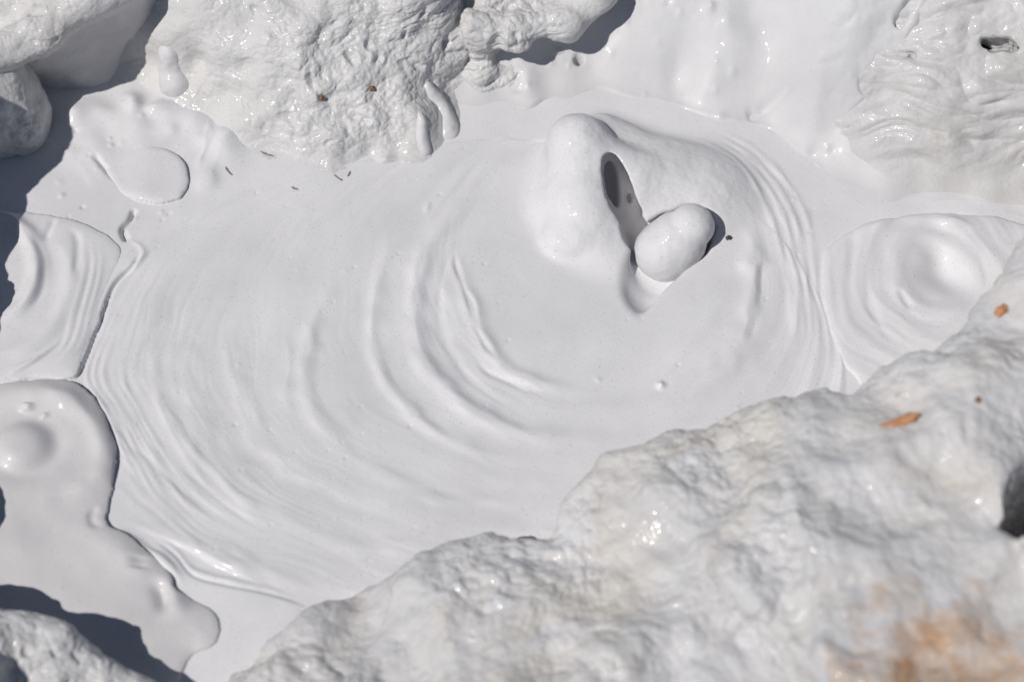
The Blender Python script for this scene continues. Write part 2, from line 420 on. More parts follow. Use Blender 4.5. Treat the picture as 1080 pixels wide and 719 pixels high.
POOL.bump(240, 150, .03, .010, .05)
# ground falls away beyond; a dip below the vent splash (that is its own mesh)
rs = np.random.RandomState(12)
for _ in range(40):          # spatter, pin holes and small beads at the pool's edge
    px_, py_ = rs.uniform(60, 235), rs.uniform(100, 260)
    if rs.rand() < .25: px_, py_ = rs.uniform(790, 880), rs.uniform(150, 260)
    POOL.bump(px_, py_, rs.uniform(.0012, .0055)**1.0, rs.uniform(-.003, .003))
for _ in range(260):
    POOL.bump(rs.uniform(100, 850), rs.uniform(130, 640), rs.uniform(.0014, .0026), rs.uniform(-.0022, .0012))
POOL.bump(1000, 290, .10, -.06, .10, p=6)
POOL_TOP = POOL.H.copy()
class _T(Field): pass
PT = Field.__new__(Field); PT.xs, PT.ys, PT.st, PT.H = POOL.xs, POOL.ys, POOL.st, POOL_TOP
Hp = POOL.H-.20*sst(.955, .80, spl_d)
pool = link('mud_pool', field_mesh('mud_pool', X, Y, Hp), M_POOL); tag(pool, kind='structure')

# ------------------------------------------------------------------ vent splash: burst bubble dome round a crater
vox = .0026
lo = (SPL_C[0]-SPL_RX*1.02, SPL_C[1]-SPL_RY*1.02, -.126); hi = (SPL_C[0]+SPL_RX*1.02, SPL_C[1]+SPL_RY*1.02, .15)
x, y, z = grid3(lo, hi, vox)
hx = PT.at(x[:, :, 0], y[:, :, 0])[:, :, None]
rd = np.sqrt(((x-SPL_C[0])/SPL_RX)**2+((y-SPL_C[1])/SPL_RY)**2)
S = z-hx-.0001
p = lambda a, b, c: G(a, b, c)
def oell(c, a, r):
    """ellipsoid: long axis a, second axis along the opening's depth"""
    a = np.asarray(a)/np.linalg.norm(a); v = np.array([.30, .50, -.81]); v = v-a*(v@a); v /= np.linalg.norm(v); t = np.cross(a, v)
    P_ = [(x-c[0])*q[0]+(y-c[1])*q[1]+(z-c[2])*q[2] for q in (a, v, t)]
    k0 = np.sqrt(sum((P_[i]/r[i])**2 for i in range(3)))+1e-6; k1 = np.sqrt(sum((P_[i]/r[i]**2)**2 for i in range(3)))+1e-6
    return k0*(k0-1)/k1
dome = ell(x, y, z, p(607, 160, .035), (.048, .058, .055))
dome = smin(dome, ell(x, y, z, p(614, 212, .0), (.068, .085, .062)), .03)
dome = smin(dome, cap(x, y, z, p(612, 148, .055), p(668, 184, .030), .036, .030), .035)
dome = smin(dome, cap(x, y, z, p(660, 176, .014), p(704, 184, -.004), .030, .032), .035)
dome = smin(dome, ell(x, y, z, p(642, 256, -.012), (.060, .055, .032)), .045)
dome = smin(dome, cap(x, y, z, p(636, 142, .012), p(690, 168, -.004), .034, .030), .03)
S = smin(S, dome, .04)
S = smin(S, ell(x, y, z, p(726, 208, -.012), (.100, .085, .054)), .05)
S = smin(S, cap(x, y, z, p(670, 196, .020), p(700, 196, .004), .034), .04)
S = smin(S, ell(x, y, z, p(597, 250, .010), (.030, .027, .013)), .024)
# crater
pa, pb = p(770, 240, .0), p(683, 325, .0)
nrm = np.array([-(pb-pa)[1], (pb-pa)[0]]); nrm /= np.hypot(*nrm)
side = (x-pa[0])*nrm[0]+(y-pa[1])*nrm[1]
cen = p(700, 245, 0)
if (cen[0]-pa[0])*nrm[0]+(cen[1]-pa[1])*nrm[1] < 0: side = -side
def blob_sdf(x, y, z):
    b_ = cap(x, y, z, p(702, 265, -.010), p(715, 254, .006), .051, .048)
    return smin(b_, ell(x, y, z, p(729, 239, .032), (.037, .037, .036)), .004)
crater = smax(blob_sdf(x, y, z+.010)-.008+.004*perlin(x*16, y*16, z*16), -(z+.024), .01)
crater = smin(crater, ell(x, y, z, p(690, 291, .031), (.058, .068, .060)), .03)
crater = smax(crater, -side+.002+.006*perlin(x*18, y*18, z*18), .014)
hA, hB = p(644, 162, .055), p(667, 240, .010)
hole = oell((hA+hB)/2, hB-hA, (.062, .10, .0215))
hC, hD = p(667, 212, .018), p(673, 262, -.012)
hole = smin(hole, ell(x, y, z, p(628, 198, -.004), (.042, .052, .044)), .012)
hole = smin(hole, oell((hC+hD)/2, hD-hC, (.048, .09, .0185)), .006)
S = smax(S, -crater, .010)
S = smax(S, -hole, .004)
S = S+np.maximum(0, rd-.965)*.014
S = np.maximum(S, -(z+.118))
V, F = surface_nets(S, lo, vox); me = refine(quads_mesh('dome', V, F), 1)
displace(me, lambda a, b, c, n: (.0034*perlin(a*13, b*13, c*13)+.0013*fbm(a*30, b*30, c*30, 3))*sst(.004, .03, c))
dome_o = link('mud_dome', me, M_POOL)
tag(dome_o, 'tall glossy mud dome burst open beside a dark crater in the swirling pool', 'mud bubble')
recenter(dome_o)
# murky water at the bottom of the crater
def disc(name, c, rx, ry, mat, n=40, dz=.0):
    V = [(c[0], c[1], c[2])]+[(c[0]+rx*math.cos(i*2*math.pi/n), c[1]+ry*math.sin(i*2*math.pi/n), c[2]) for i in range(n)]
    me = bpy.data.meshes.new(name); me.from_pydata(V, [], [(0, 1+i, 1+(i+1) % n) for i in range(n)]); return link(name, me, mat)

# blob rising in the crater
lo = p(700, 258, 0)-np.array([.12, .12, .09]); hi = p(712, 250, 0)+np.array([.12, .14, .15])
x, y, z = grid3(lo, hi, .003)
S = blob_sdf(x, y, z)
V, F = surface_nets(S, lo, .003); me = refine(quads_mesh('blob', V, F), 1)
displace(me, lambda a, b, c, n: .0016*fbm(a*18, b*18, c*18, 3)+.0004*perlin(a*90, b*90, c*90))
blob = recenter(link('mud_blob', me, M_POOL)); tag(blob, 'rounded wet mud blob heaving up inside the open crater', 'mud blob')

# ------------------------------------------------------------------ lobes lying at the pool's edge
def lobe(name, outline, st, base, H0, r, fn=None, mat=M_POOL, z=0.0, smooth=True, rag=.004):
    P = splinec(GL(outline, z)) if smooth else GL(outline, z)
    F_ = Field(P[:, 0].min()-.01, P[:, 0].max()+.01, P[:, 1].min()-.01, P[:, 1].max()+.01, st)
    d, _, _ = pdist(F_.X, F_.Y, P, True); ins = inside(F_.X, F_.Y, P)
    sd = np.where(ins, d, -d)+rag*fbm(F_.X*17, F_.Y*17, 0*F_.X+5, 3)
    t = np.clip(sd/r, 0, 1)
    F_.H = (base+H0*np.sqrt(np.maximum(0, 1-(1-t)**2))-np.where(sd < 0, .02, 0)).astype(f32)
    if fn: fn(F_, sd)
    return link(name, field_mesh(name, F_.X, F_.Y, F_.H, sd > -st*1.8), mat), F_
def lower_left(F_, sd):
    F_.H += .0045*perlin(F_.X*8, F_.Y*8, 0*F_.X)+.0016*perlin(F_.X*17, F_.Y*17, 0*F_.X+2)+.0006*perlin(F_.X*30, F_.Y*30, 0*F_.X)
    F_.bump(28, 474, .085, .007, .085); F_.bump(28, 474, .056, -.012, .052, p=4); F_.bump(26, 475, .042, .022, .040, p=4)
    F_.ridge([(-30, 430), (0, 425), (35, 417), (75, 427), (105, 457), (112, 490), (95, 515), (60, 522), (20, 520)], .02, .011, mod=.3)
    F_.ridge([(32, 430), (30, 440)], .008, .005, mod=.3); F_.ridge([(48, 440), (50, 446)], .006, .004, mod=.3)
    F_.ridge([(150, 588), (147, 605)], .012, -.004, mod=.3); F_.ridge([(162, 610), (172, 632), (174, 655)], .011, -.009, taper=.45, mod=.3)
    F_.ridge([(170, 600), (186, 630), (186, 660)], .016, .006, mod=.3); F_.ridge([(108, 538), (98, 545), (100, 555), (112, 556)], .006, -.003, mod=.3)
    F_.ridge([(100, 560), (140, 590), (165, 610)], .02, .004, mod=.3); F_.ridge([(45, 530), (90, 520), (112, 500)], .016, -.004, mod=.3)
lb1, _ = lobe('mud_lobe', [(-160, 410), (-60, 405), (0, 406), (40, 403), (75, 404), (95, 416), (112, 440), (122, 472), (121, 505), (115, 535), (117, 553),
     (138, 566), (160, 583), (180, 603), (186, 622), (205, 632), (223, 640), (232, 658), (225, 680), (200, 695), (170, 740), (60, 790), (-160, 760)], .0021, .001, .010, .05, lower_left, M_LOBE)
tag(lb1, 'smooth lower left mud lobe with a small round bulge near the frame edge', 'mud lobe', group='mud lobes at the left rim'); recenter(lb1)
def upper_left(F_, sd):
    F_.H += .0015*perlin(F_.X*8, F_.Y*8, 0*F_.X+3)
    F_.ridge([(-40, 215), (5, 228), (30, 250), (40, 280), (36, 308), (18, 330), (-30, 348)], .013, .012, mod=.3)
    F_.ridge([(22, 238), (42, 265), (47, 292), (40, 318), (20, 338)], .006, -.003, mod=.3)
    F_.ridge([(50, 245), (72, 270), (76, 305), (60, 342), (25, 370), (-40, 385)], .016, .006, mod=.3)
    F_.ridge([(70, 242), (82, 255), (80, 300)], .006, -.003, mod=.3)
    F_.ridge([(60, 230), (52, 245), (48, 258)], .006, -.003, mod=.3)
    for i, dx in enumerate((88, 97, 104)):
        F_.ridge([(dx, 252), (dx+3, 285), (dx-8, 330), (dx-22, 370), (dx-60, 393)], .005, [.0025, .003, .002][i], mod=.4)
    for i in range(5):
        F_.ridge([(72-i*6, 352+i*6), (45-i*5, 378+i*3), (5, 392+i*2)], .0035, .0014, mod=.3)
lb2, _ = lobe('mud_lobe', [(-160, 200), (-60, 205), (0, 225), (30, 225), (60, 228), (95, 238), (118, 252), (128, 266), (121, 296), (112, 318), (100, 350), (86, 384), (76, 399), (40, 400), (0, 403), (-60, 402), (-160, 405)], .0021, .0005, .0055, .03, upper_left)
tag(lb2, 'ringed upper left mud lobe half covered by dark shade', 'mud lobe', group='mud lobes at the left rim'); recenter(lb2)
patty, _ = lobe('mud_patty', [(112, 178), (122, 165), (145, 156), (170, 157), (190, 167), (200, 183), (198, 200), (188, 211), (165, 216), (140, 210), (122, 198)], .0018, .001, .006, .014,
     lambda F_, sd: F_.H.__iadd__(.001*perlin(F_.X*14, F_.Y*14, 0*F_.X)-.0075*sst(G(160, 190)[0], G(118, 190)[0], F_.X)+.002))
tag(patty, 'thin round mud patty lying between the craggy rock and the left pool rim', 'mud patty'); recenter(patty)
# right hand side pool with its sunken bubble
def right_pool(F_, sd):
    c = G(985, 290); dx, dy = F_.X-c[0], F_.Y-c[1]
    rr = np.sqrt((dx/1.0)**2+(dy/1.15)**2); th_ = np.arctan2(dy, dx)
    rw = rr+.014*perlin(F_.X*9, F_.Y*9, 0*F_.X)+.004*perlin(F_.X*24, F_.Y*24, 0*F_.X)
    a = sst(.03, .06, rr)
    F_.H += a*(.0022*perlin(rw*42, np.cos(th_)*.9, np.sin(th_)*.9)+.0008*perlin(rw*95, np.cos(th_)*1.5, np.sin(th_)*1.5+4))
    F_.H += .0022*np.cos(rw*2*math.pi/.062+.6)*(.6+.8*perlin(F_.X*7, F_.Y*7, 0*F_.X+2))*sst(.16, .06, rr)*a
    F_.bump(996, 282, .034, -.026, .055, rot=.5); F_.bump(975, 300, .03, -.006, .05); F_.bump(975, 270, .02, .005)
    F_.ridge([(895, 260), (925, 240), (970, 232), (1045, 245)], .012, .006)
    F_.ridge([(945, 305), (955, 318), (962, 330)], .005, -.003)
    F_.ridge([(925, 275), (915, 305), (925, 340), (950, 370)], .008, -.002)
rp, _ = lobe('bubble_pool', [(868, 275), (880, 255), (910, 238), (960, 228), (1010, 226), (1060, 232), (1120, 260), (1130, 340), (1080, 400), (1000, 430), (930, 425), (898, 395), (884, 370), (874, 345), (868, 310)], .0021, .001, .0045, .02, right_pool)
tag(rp, 'small ringed side pool with a sunken bubble at right beyond the boulder', 'mud pool'); recenter(rp)

# ------------------------------------------------------------------ the banks
foot = np.array([(-300, 120), (0, 105), (60, 96), (130, 98), (200, 108), (260, 135), (330, 140), (420, 135), (500, 112), (560, 105), (620, 98), (700, 106), (760, 118), (820, 142), (860, 175), (900, 205), (950, 215), (1050, 225), (1300, 240)], float)
fw = G(foot[:, 0], foot[:, 1])
def yfoot(x): return np.interp(x, fw[:, 0], fw[:, 1])
_xs = np.linspace(-1.6, 1.6, 400); _yf = yfoot(_xs); _k = np.exp(-np.linspace(-2, 2, 31)**2); _k /= _k.sum()
_yf = np.convolve(np.pad(_yf, 15, mode='edge'), _k, 'valid')
def bank_h(x, y, slope=.95):
    d = y-np.interp(x, _xs, _yf)
    d = d+(.012*np.sin(x*23+1)+.007*np.sin(x*57+3*np.sin(x*9)))*np.exp(-np.maximum(d, 0)/.05)
    q = np.sqrt(np.maximum(d, 0)**2+.055**2)-.055
    h = slope*q
    return np.where(d > 0, .55*np.tanh(h/.55), .10*d)
def hit(px, py, fn, lift=0.0):
    """where a sight line meets the height function"""
    z_ = 0.0
    lo_, hi_ = -.2, 1.2
    for _ in range(40):
        m = (lo_+hi_)/2; w = G(px, py, m)
        if fn(w[0], w[1])+lift > m: lo_ = m
        else: hi_ = m
    return G(px, py, (lo_+hi_)/2)
BK = Field(-1.5, 1.5, .15, 1.75, .0030)
BK.H = bank_h(BK.X, BK.Y).astype(f32)
base_h = lambda a, b: float(bank_h(np.array(a), np.array(b)))
up = sst(0, .08, BK.H)
hx_ = sst(.12, -.02, np.abs(BK.X-G(530, 90)[0]))*sst(.0, .05, BK.H)
BK.H += hx_*(.010*(ridged(BK.X*16, BK.Y*16, BK.H*8, 4)-.4)+.003*fbm(BK.X*30, BK.Y*30, 0*BK.X, 3))
hx2 = sst(G(780, 50)[0], G(900, 50)[0], BK.X)*sst(.01, .06, BK.H)
BK.H += hx2*.006*(ridged(BK.X*12+BK.Y*5, BK.Y*18, 0*BK.X+2, 3)-.4)
BK.H += np.where(BK.H < 0, BK.H*8-.0005, 0)
BK.H += up*(.016*fbm(BK.X*4, BK.Y*4, BK.H*4, 2)+.0035*perlin(BK.X*13, BK.Y*13, 0*BK.X+3)+.0008*fbm(BK.X*40, BK.Y*40, 0*BK.X+3, 2))
def bridge(pts, w, h, **k):
    P = np.array([hit(a, b, base_h) for a, b in pts]); P = spline(P); q = BK.win(P, w*3)
    if BK.X[q].size == 0: return
    d, sd, fr = pdist(BK.X[q], BK.Y[q], P); a = np.clip(np.minimum(fr, 1-fr)/.2, 0, 1); a = a*a*(3-2*a)
    BK.H[q] += h*a*np.exp(-(d/w)**2)
def bbump(px, py, r, h, p_=2.0, ry=None):
    c = hit(px, py, base_h); q = BK.win(np.array([c[:2], c[:2]]), 3*max(r, ry or r))
    if BK.X[q].size == 0: return
    BK.H[q] += h*np.exp(-(np.sqrt(((BK.X[q]-c[0])/r)**2+((BK.Y[q]-c[1])/(ry or r))**2))**p_)
# lobed mud fronts pouring down the back bank
for a in [(765, 60, .05, .022, .07), (850, 120, .032, .026, .055), (845, 70, .05, .018, .06), (700, 40, .06, .016, .05), (650, 70, .05, .008, .05), (890, 40, .05, .030, .08), (745, 92, .03, .010, .03), (800, 20, .04, -.014, .06), (715, 78, .022, -.010, .03), (825, 60, .03, -.008, .03)]:
    bbump(a[0], a[1], a[2], a[3], 2.2, a[4])
bridge([(785, 124), (805, 116), (825, 103), (842, 90)], .011, -.010); bridge([(553, 66), (558, 90), (572, 128)], .022, .006); bridge([(545, 75), (548, 100)], .010, -.005)
bridge([(833, 175), (852, 168), (868, 155)], .010, -.006)
rb = np.random.RandomState(5)
for q_ in range(110):
    bbump(rb.uniform(545, 900), rb.uniform(5, 165), rb.uniform(.003, .010), rb.uniform(-.002, .0032))
bbump(610, 63, .0065, -.05, 4); bbump(748, 15, .008, .008)
R6_foot = np.array([(1250, 150), (1150, 215), (1080, 222), (1010, 214), (950, 205), (905, 190), (880, 165), (868, 140), (880, 105), (905, 75), (930, 40), (955, 0), (975, -60)], float)
P6 = np.vstack([[hit(a, b, base_h)[:2] for a, b in R6_foot], G([990, 1250], [-330, -330])[:, :2]])
_d, _, _ = pdist(BK.X, BK.Y, P6, True); BK.H -= .14*sst(.03, .08, np.where(inside(BK.X, BK.Y, P6), _d, -_d))
bridge([(966, -6), (955, 14), (944, 32)], .007, -.030); bridge([(938, 62), (925, 78), (905, 96)], .008, -.022); bridge([(985, 218), (1020, 222), (1060, 226)], .01, -.006)
keep = BK.H > -.03
bank = link('mud_bank', field_mesh('mud_bank', BK.X, BK.Y, BK.H, keep), M_BANK); tag(bank, kind='structure')

# ------------------------------------------------------------------ rocks
def rock(name, lo, hi, vox, sdf, levels, detail, mat):
    x, y, z = grid3(lo, hi, vox); S = sdf(x, y, z)
    for ax, (a, b) in enumerate(zip(lo, hi)):      # close at the box
        A = (x, y, z)[ax]; S = np.maximum(S, np.maximum(a+vox-A, A-(b-vox)))
    V, F = surface_nets(S, lo, vox); me = refine(quads_mesh(name, V, F), levels)
    displace(me, detail)
    return link(name, me, mat)
def crag(a, b, c, n, k=1.0, smooth=None):
    wx = .02*perlin(a*9, b*9, c*9); wy = .02*perlin(a*9+7, b*9, c*9); wz = .02*perlin(a*9, b*9+4, c*9)
    r = ridged((a+wx)*16, (b+wy)*16, (c+wz)*22, 4, .55)
    f = fbm(a*60, b*60, c*60, 3, .55)
    pits = -np.maximum(0, perlin(a*32, b*32, c*32+9)-.40)*.040
    m = sst(-.25, .25, perlin(a*5+3, b*5, c*5)) if smooth is None else smooth
    return k*((.3+.7*m)*.0115*(r-.35)+(.2+.8*m)*.0014*f+pits*m+.009*perlin(a*12, b*12, c*12+5)+.006*m*(ridged(a*7+3, b*7, c*9, 2)-.5))

# craggy central rock
R3_foot = np.array([(60, 40), (140, 92), (175, 116), (212, 128), (240, 160), (275, 172), (310, 178), (345, 184), (385, 176), (420, 170), (455, 172), (478, 160), (488, 130), (480, 100)], float)
P3 = np.vstack([G(R3_foot[:, 0], R3_foot[:, 1]), [hit(a, b, base_h) for a, b in [(500, 70), (498, 40), (494, 5), (490, -40)]], G([440, 60], [-330, -330])])[:, :2]
xr0, xr1 = P3[13, 0]-.13, P3[13, 0]-.06
def sdf_r3(x, y, z):
    X2, Y2 = x[:, :, 0], y[:, :, 0]
    d, _, _ = pdist(X2, Y2, P3, True); sd = np.where(inside(X2, Y2, P3), d, -d).astype(f32)
    sd = sd+.016*fbm(X2*10, Y2*10, 0*X2, 3)
    rt = sst(xr0, xr1, X2)*sst(.02, .09, bank_h(X2, Y2))
    up_ = np.where(sd > 0, .070*sst(0, .11, sd)+.005*sst(0, .016, sd)+rt*.09*sst(0, .055, sd)+.02*sst(.0, .06, sd)*sst(.0, .03, bank_h(X2, Y2)), sd*1.4)
    front = .8*(np.sqrt(np.maximum(sd, 0)**2+.045**2)-.045)
    h = np.maximum(bank_h(X2, Y2)+up_, np.where(sd > 0, .16*np.tanh(front/.16), -.1))
    S = (z-h[:, :, None]+.002)*.7
    return S-.022*fbm(x*7, y*7, z*7, 3)*sst(0.0, .05, z)
lo = (P3[:, 0].min()-.03, P3[:, 1].min()-.03, -.04); hi = (P3[:, 0].max()+.03, 1.40, .62)
h3 = lambda px, py: hit(px, py, base_h, .055)
PIT3 = [(h3(322, 35), .016, .05), (h3(262, 66), .016, .035), (h3(316, 22), .012, .02), (h3(205, 70), .018, .014), (h3(290, 20), .013, .03), (h3(350, 60), .010, .015), (h3(240, 40), .012, .02), (h3(368, 158), .012, .014), (h3(412, 150), .007, .012), (h3(415, 140), .006, .01), (h3(345, 25), .012, .012)]
DRIP3 = [[h3(455, 92), h3(466, 112), h3(478, 132), hit(474, 150, base_h, .03)], [h3(440, 95), h3(450, 120), hit(455, 150, base_h, .02)], [h3(425, 110), h3(432, 140), hit(436, 164, base_h, .015)], [h3(395, 120), h3(402, 150), hit(405, 168, base_h, .01)]]
def det3(a, b, c, n):
    m = sst(.10, .55, .5+.9*perlin(a*5+3, b*5, c*5)+1.0*(c-.06))*sst(.0, .03, c)
    m = m*(.35+.65*np.maximum(sst(-.42, -.30, a+.04*perlin(b*9, c*9, 0*a)), sst(.14, .22, c)))
    d = crag(a, b, c, n, .85, m)+.010*perlin(a*10+20, b*10, c*10)
    for q in PIT3: d = d-q[2]*np.exp(-(((a-q[0][0])/q[1])**2+((b-q[0][1])/q[1])**2+((c-q[0][2])/q[1])**2))
    for P_ in DRIP3[3:]:
        e = np.full(a.shape, 9., f32)
        for u, v in zip(P_[:-1], P_[1:]):
            t = v-u; L2 = (t**2).sum(); k_ = np.clip(((a-u[0])*t[0]+(b-u[1])*t[1]+(c-u[2])*t[2])/L2, 0, 1)
            e = np.minimum(e, np.sqrt((a-u[0]-k_*t[0])**2+(b-u[1]-k_*t[1])**2+(c-u[2]-k_*t[2])**2))
        d = d+.012*np.exp(-(e/.014)**2)
    return d
r3 = rock('craggy_rock', lo, hi, .0065, sdf_r3, 2, det3, M_CRAG)
tag(r3, 'wide craggy mud crusted rock with pitted drips behind the pool, left of centre', 'rock', group='rocks behind the pool'); recenter(r3)

# overhanging outcrop at the top edge
P4 = np.array([hit(a, b, base_h)[:2] for a, b in [(486, -20), (484, 30), (486, 72), (504, 96), (535, 88), (562, 66), (600, 44), (632, 10), (640, -30)]]+[list(G(640, -330)[:2]), list(G(480, -330)[:2])])
def sdf_r4(x, y, z):
    X2, Y2 = x[:, :, 0], y[:, :, 0]
    d, _, _ = pdist(X2, Y2, P4, True); sd = np.where(inside(X2, Y2, P4), d, -d).astype(f32)
    sd = sd+.012*fbm(X2*13, Y2*13, 0*X2+4, 3)
    S = (z-(bank_h(X2, Y2)+np.where(sd > 0, .050*sst(-.005, .05, sd), sd*1.5))[:, :, None])*.72
    A = [hit(500, 30, base_h, .055), hit(540, 34, base_h, .062), hit(592, 22, base_h, .066), hit(632, -12, base_h, .07)]
    for u, v in zip(A[:-1], A[1:]): S = smin(S, cap(x, y, z, u, v, .030), .025)
    B = [hit(535, 58, base_h, .030), hit(570, 50, base_h, .022), hit(610, 36, base_h, .020), hit(655, -5, base_h, .02)]
    for u, v in zip(B[:-1], B[1:]): S = smax(S, -cap(x, y, z, u, v, .024), .015)
    return S-.010*fbm(x*12, y*12, z*12, 3)
c = G(555, -10, .2)
r4 = rock('overhanging_rock', c-np.array([.27, .32, .3]), c+np.array([.27, .32, .28]), .006, sdf_r4, 2, lambda a, b, c_, n: crag(a, b, c_, n, .8), M_CRAG)
tag(r4, 'overhanging rock ledge at the top edge casting a hard dark shadow on the smooth bank', 'rock', group='rocks behind the pool'); recenter(r4)

# hollow rock, top left
def sdf_r1(x, y, z):
    S = cap(x, y, z, G(-40, 72, .15), G(50, 30, .17), .034, .030)
    S = smin(S, cap(x, y, z, G(50, 30, .17), G(118, -20, .20), .030, .04), .03)
    S = smin(S, cap(x, y, z, G(120, -30, .12), G(-60, 20, .1), .11), .05)
    S = smin(S, ell(x, y, z, G(60, 55, .02), (.10, .06, .085)), .06)
    S = smin(S, ell(x, y, z, G(85, 80, -.03), (.09, .04, .04)), .06)
    S = smin(S, ell(x, y, z, G(28, 27, .19), (.018, .018, .018)), .008)
    return S-.012*fbm(x*8, y*8, z*8, 3)
c = G(40, 30, .15)
r1 = rock('hollow_rock', c-np.array([.36, .46, .26]), c+np.array([.33, .4, .3]), .0065, sdf_r1, 2, lambda a, b, c_, n: crag(a, b, c_, n, .45), M_CRAG)
tag(r1, 'smooth rock in the top left corner, sunlit rim above a shaded hollow', 'rock', group='rocks behind the pool'); recenter(r1)

# tall rock standing at the left, mostly out of frame, shading the corner
def sdf_r2(x, y, z):
    S = ell(x, y, z, G(-34, 116, .03), (.125, .10, .15))
    S = smin(S, ell(x, y, z, G(-205, 205, .09), (.15, .15, .40)), .05)
    S = smin(S, ell(x, y, z, G(-168, 290, .07), (.12, .13, .27)), .06)
    S = smin(S, ell(x, y, z, G(-140, 360, .03), (.13, .13, .20)), .06)
    S = smin(S, ell(x, y, z, G(-80, 330, .03), (.05, .04, .11)), .04)
    S = smin(S, ell(x, y, z, G(-130, 560, .0), (.14, .14, .17)), .04)
    return S-.025*fbm(x*7, y*7, z*7, 3)
c = G(-110, 250, .15)
r2 = rock('tall_rock', c-np.array([.34, .66, .25]), c+np.array([.36, .5, .50]), .008, sdf_r2, 2, lambda a, b, c_, n: crag(a, b, c_, n, .8), M_CRAG)
tag(r2, 'dark shaded rock at the left frame edge beside the upper left mud', 'rock', group='rocks at the left rim'); recenter(r2)

# wrinkled rock at the right
def sdf_r6(x, y, z):
    X2, Y2 = x[:, :, 0], y[:, :, 0]
    d, _, _ = pdist(X2, Y2, P6, True); sd = np.where(inside(X2, Y2, P6), d, -d).astype(f32)
    sd = sd+.012*fbm(X2*10, Y2*10, 0*X2, 3)
    h = bank_h(X2, Y2)+np.where(sd > 0, .045*sst(0, .12, sd)-.002, sd*1.5)
    S = (z-h[:, :, None])*.72-.016*fbm(x*6, y*6, z*6, 3)*sst(.0, .05, z)
    for px_, py_, r_ in [(1041, 43, .0085), (1052, 46, .0100), (1063, 45, .0075), (1071, 49, .005), (963, 58, .008)]:
        w0 = hit(px_, py_, base_h, .06)
        S = smax(S, -cap(x, y, z, w0, w0+np.array([.010, .055, -.085]), r_*1.15, r_*.8), .006)
    return S
lo = (P6[:, 0].min()-.03, P6[:, 1].min()-.03, -.05); hi = (min(P6[:, 0].max(), 1.35), 1.4, .6)
PIT6 = []
def det6(a, b, c, n):
    wx = .05*perlin(a*6, b*6, c*6+3); wy = .05*perlin(a*6+5, b*6, c*6)
    m = sst(.0, .05, c-.03*perlin(a*6, b*6, c*6+8))
    f1 = ridged((a+wx)*7+(b+c)*2, (b+wy)*17, (c+wx)*17, 2, .5); f2 = ridged((a+wy)*15, (b+wx)*33, (c+wy)*33, 2, .5)
    v_ = sst(-.3, .3, perlin(a*4+9, b*5, c*5))
    d = m*(.010*(f1-.4)+(.0015+.0030*v_)*(f2-.4)+.0008*fbm(a*60, b*60, c*60, 2))+.012*perlin(a*8, b*8, c*8)*sst(.0, .05, c)
    for q, rx, rz, dp in PIT6:
        d = d-dp*np.exp(-(((a-q[0])/rx)**2+((b-q[1])/rx)**2+((c-q[2])/rz)**2))
    return d
r6 = rock('wrinkled_rock', lo, hi, .0065, sdf_r6, 2, det6, M_WRINKLE)
tag(r6, 'wide wrinkled rock with folded mud skin in the upper right corner', 'rock', group='rocks behind the pool'); recenter(r6)

# big out-of-focus boulder in the foreground
B_top = [(1500, 60, .34), (1250, 130, .34), (1120, 200, .33), (1080, 238, .32), (1050, 272, .31), (1025, 328, .29), (985, 356, .28), (935, 370, .27), (900, 394, .25), (860, 404, .24), (800, 411, .22), (740, 430, .20), (690, 450, .19),
         (640, 472, .17), (603, 510, .15), (575, 548, .13), (530, 556, .12), (480, 562, .11), (440, 573, .10), (400, 590, .08), (350, 624, .06), (300, 655, .05), (245, 700, .05), (200, 750, .06), (150, 830, .08)]
PB = np.array([G(a, b, c) for a, b, c in B_top])
# the rounded shoulder stands a little in front of its outline
PB2 = PB[:, :2]
PBc = np.vstack([PB2, [[PB2[-1, 0], -1.5], [PB2[0, 0]+.2, -1.5]]])
zb_x, zb_z = PB[::-1, 0], PB[::-1, 2]
def boulder_sdf(x, y, z):
    X2, Y2 = x[:, :, 0], y[:, :, 0]
    d, _, fr = pdist(X2, Y2, PB2); ins = inside(X2, Y2, PBc)
    sd = np.where(ins, d, -d).astype(f32)
    seg = np.interp(fr, np.concatenate([[0], np.cumsum(np.hypot(*(PB2[1:]-PB2[:-1]).T))])/np.hypot(*(PB2[1:]-PB2[:-1]).T).sum(), PB[:, 2])
    sd = sd+.016*fbm(X2*12, Y2*12, 0*X2+1, 3)
    r = .07
    t = np.clip(sd/r, 0, 1)
    h = (seg-.02)*1.0+.05*np.sqrt(np.maximum(0, 1-(1-t)**2))-.03+.10*np.tanh(np.maximum(sd, 0)/.35)
    h = np.where(sd > 0, h, -.4+0*sd)
    S = np.maximum((z-h[:, :, None])*.8, (-sd[:, :, None]))
    S = S-.022*fbm(x*6, y*6, z*6, 3)
    q = G(1130, 530, .36)
    return smax(S, -ell(x, y, z, (q[0], q[1], q[2]-.12), (.085, .078, .46)), .02)
lo = (float(PB2[:, 0].min())-.05, -1.25, -.06); hi = (1.35, .62, .52)
HOLE = G(1092, 530, .40)
def detb(a, b, c, n):
    m = sst(-.3, .3, perlin(a*4+1, b*4, c*4))
    wx = .03*perlin(a*7, b*7, c*7)
    r = ridged((a+wx)*9, (b+wx)*9, c*9, 4, .55)
    d = (.35+.65*m)*.015*(r-.35)+.005*(ridged(a*24+wx*30, b*24, c*24+5, 3)-.4)*m+.0018*fbm(a*45, b*45, c*45, 3)+.012*perlin(a*11, b*11, c*11)
    return d*np.where(n[:, 2] > -.2, 1, .3)
bld = rock('boulder', lo, hi, .009, boulder_sdf, 2, detb, M_BOULDER)
tag(bld, 'huge mud coated boulder filling the foreground, stained orange at its lower right', 'boulder')

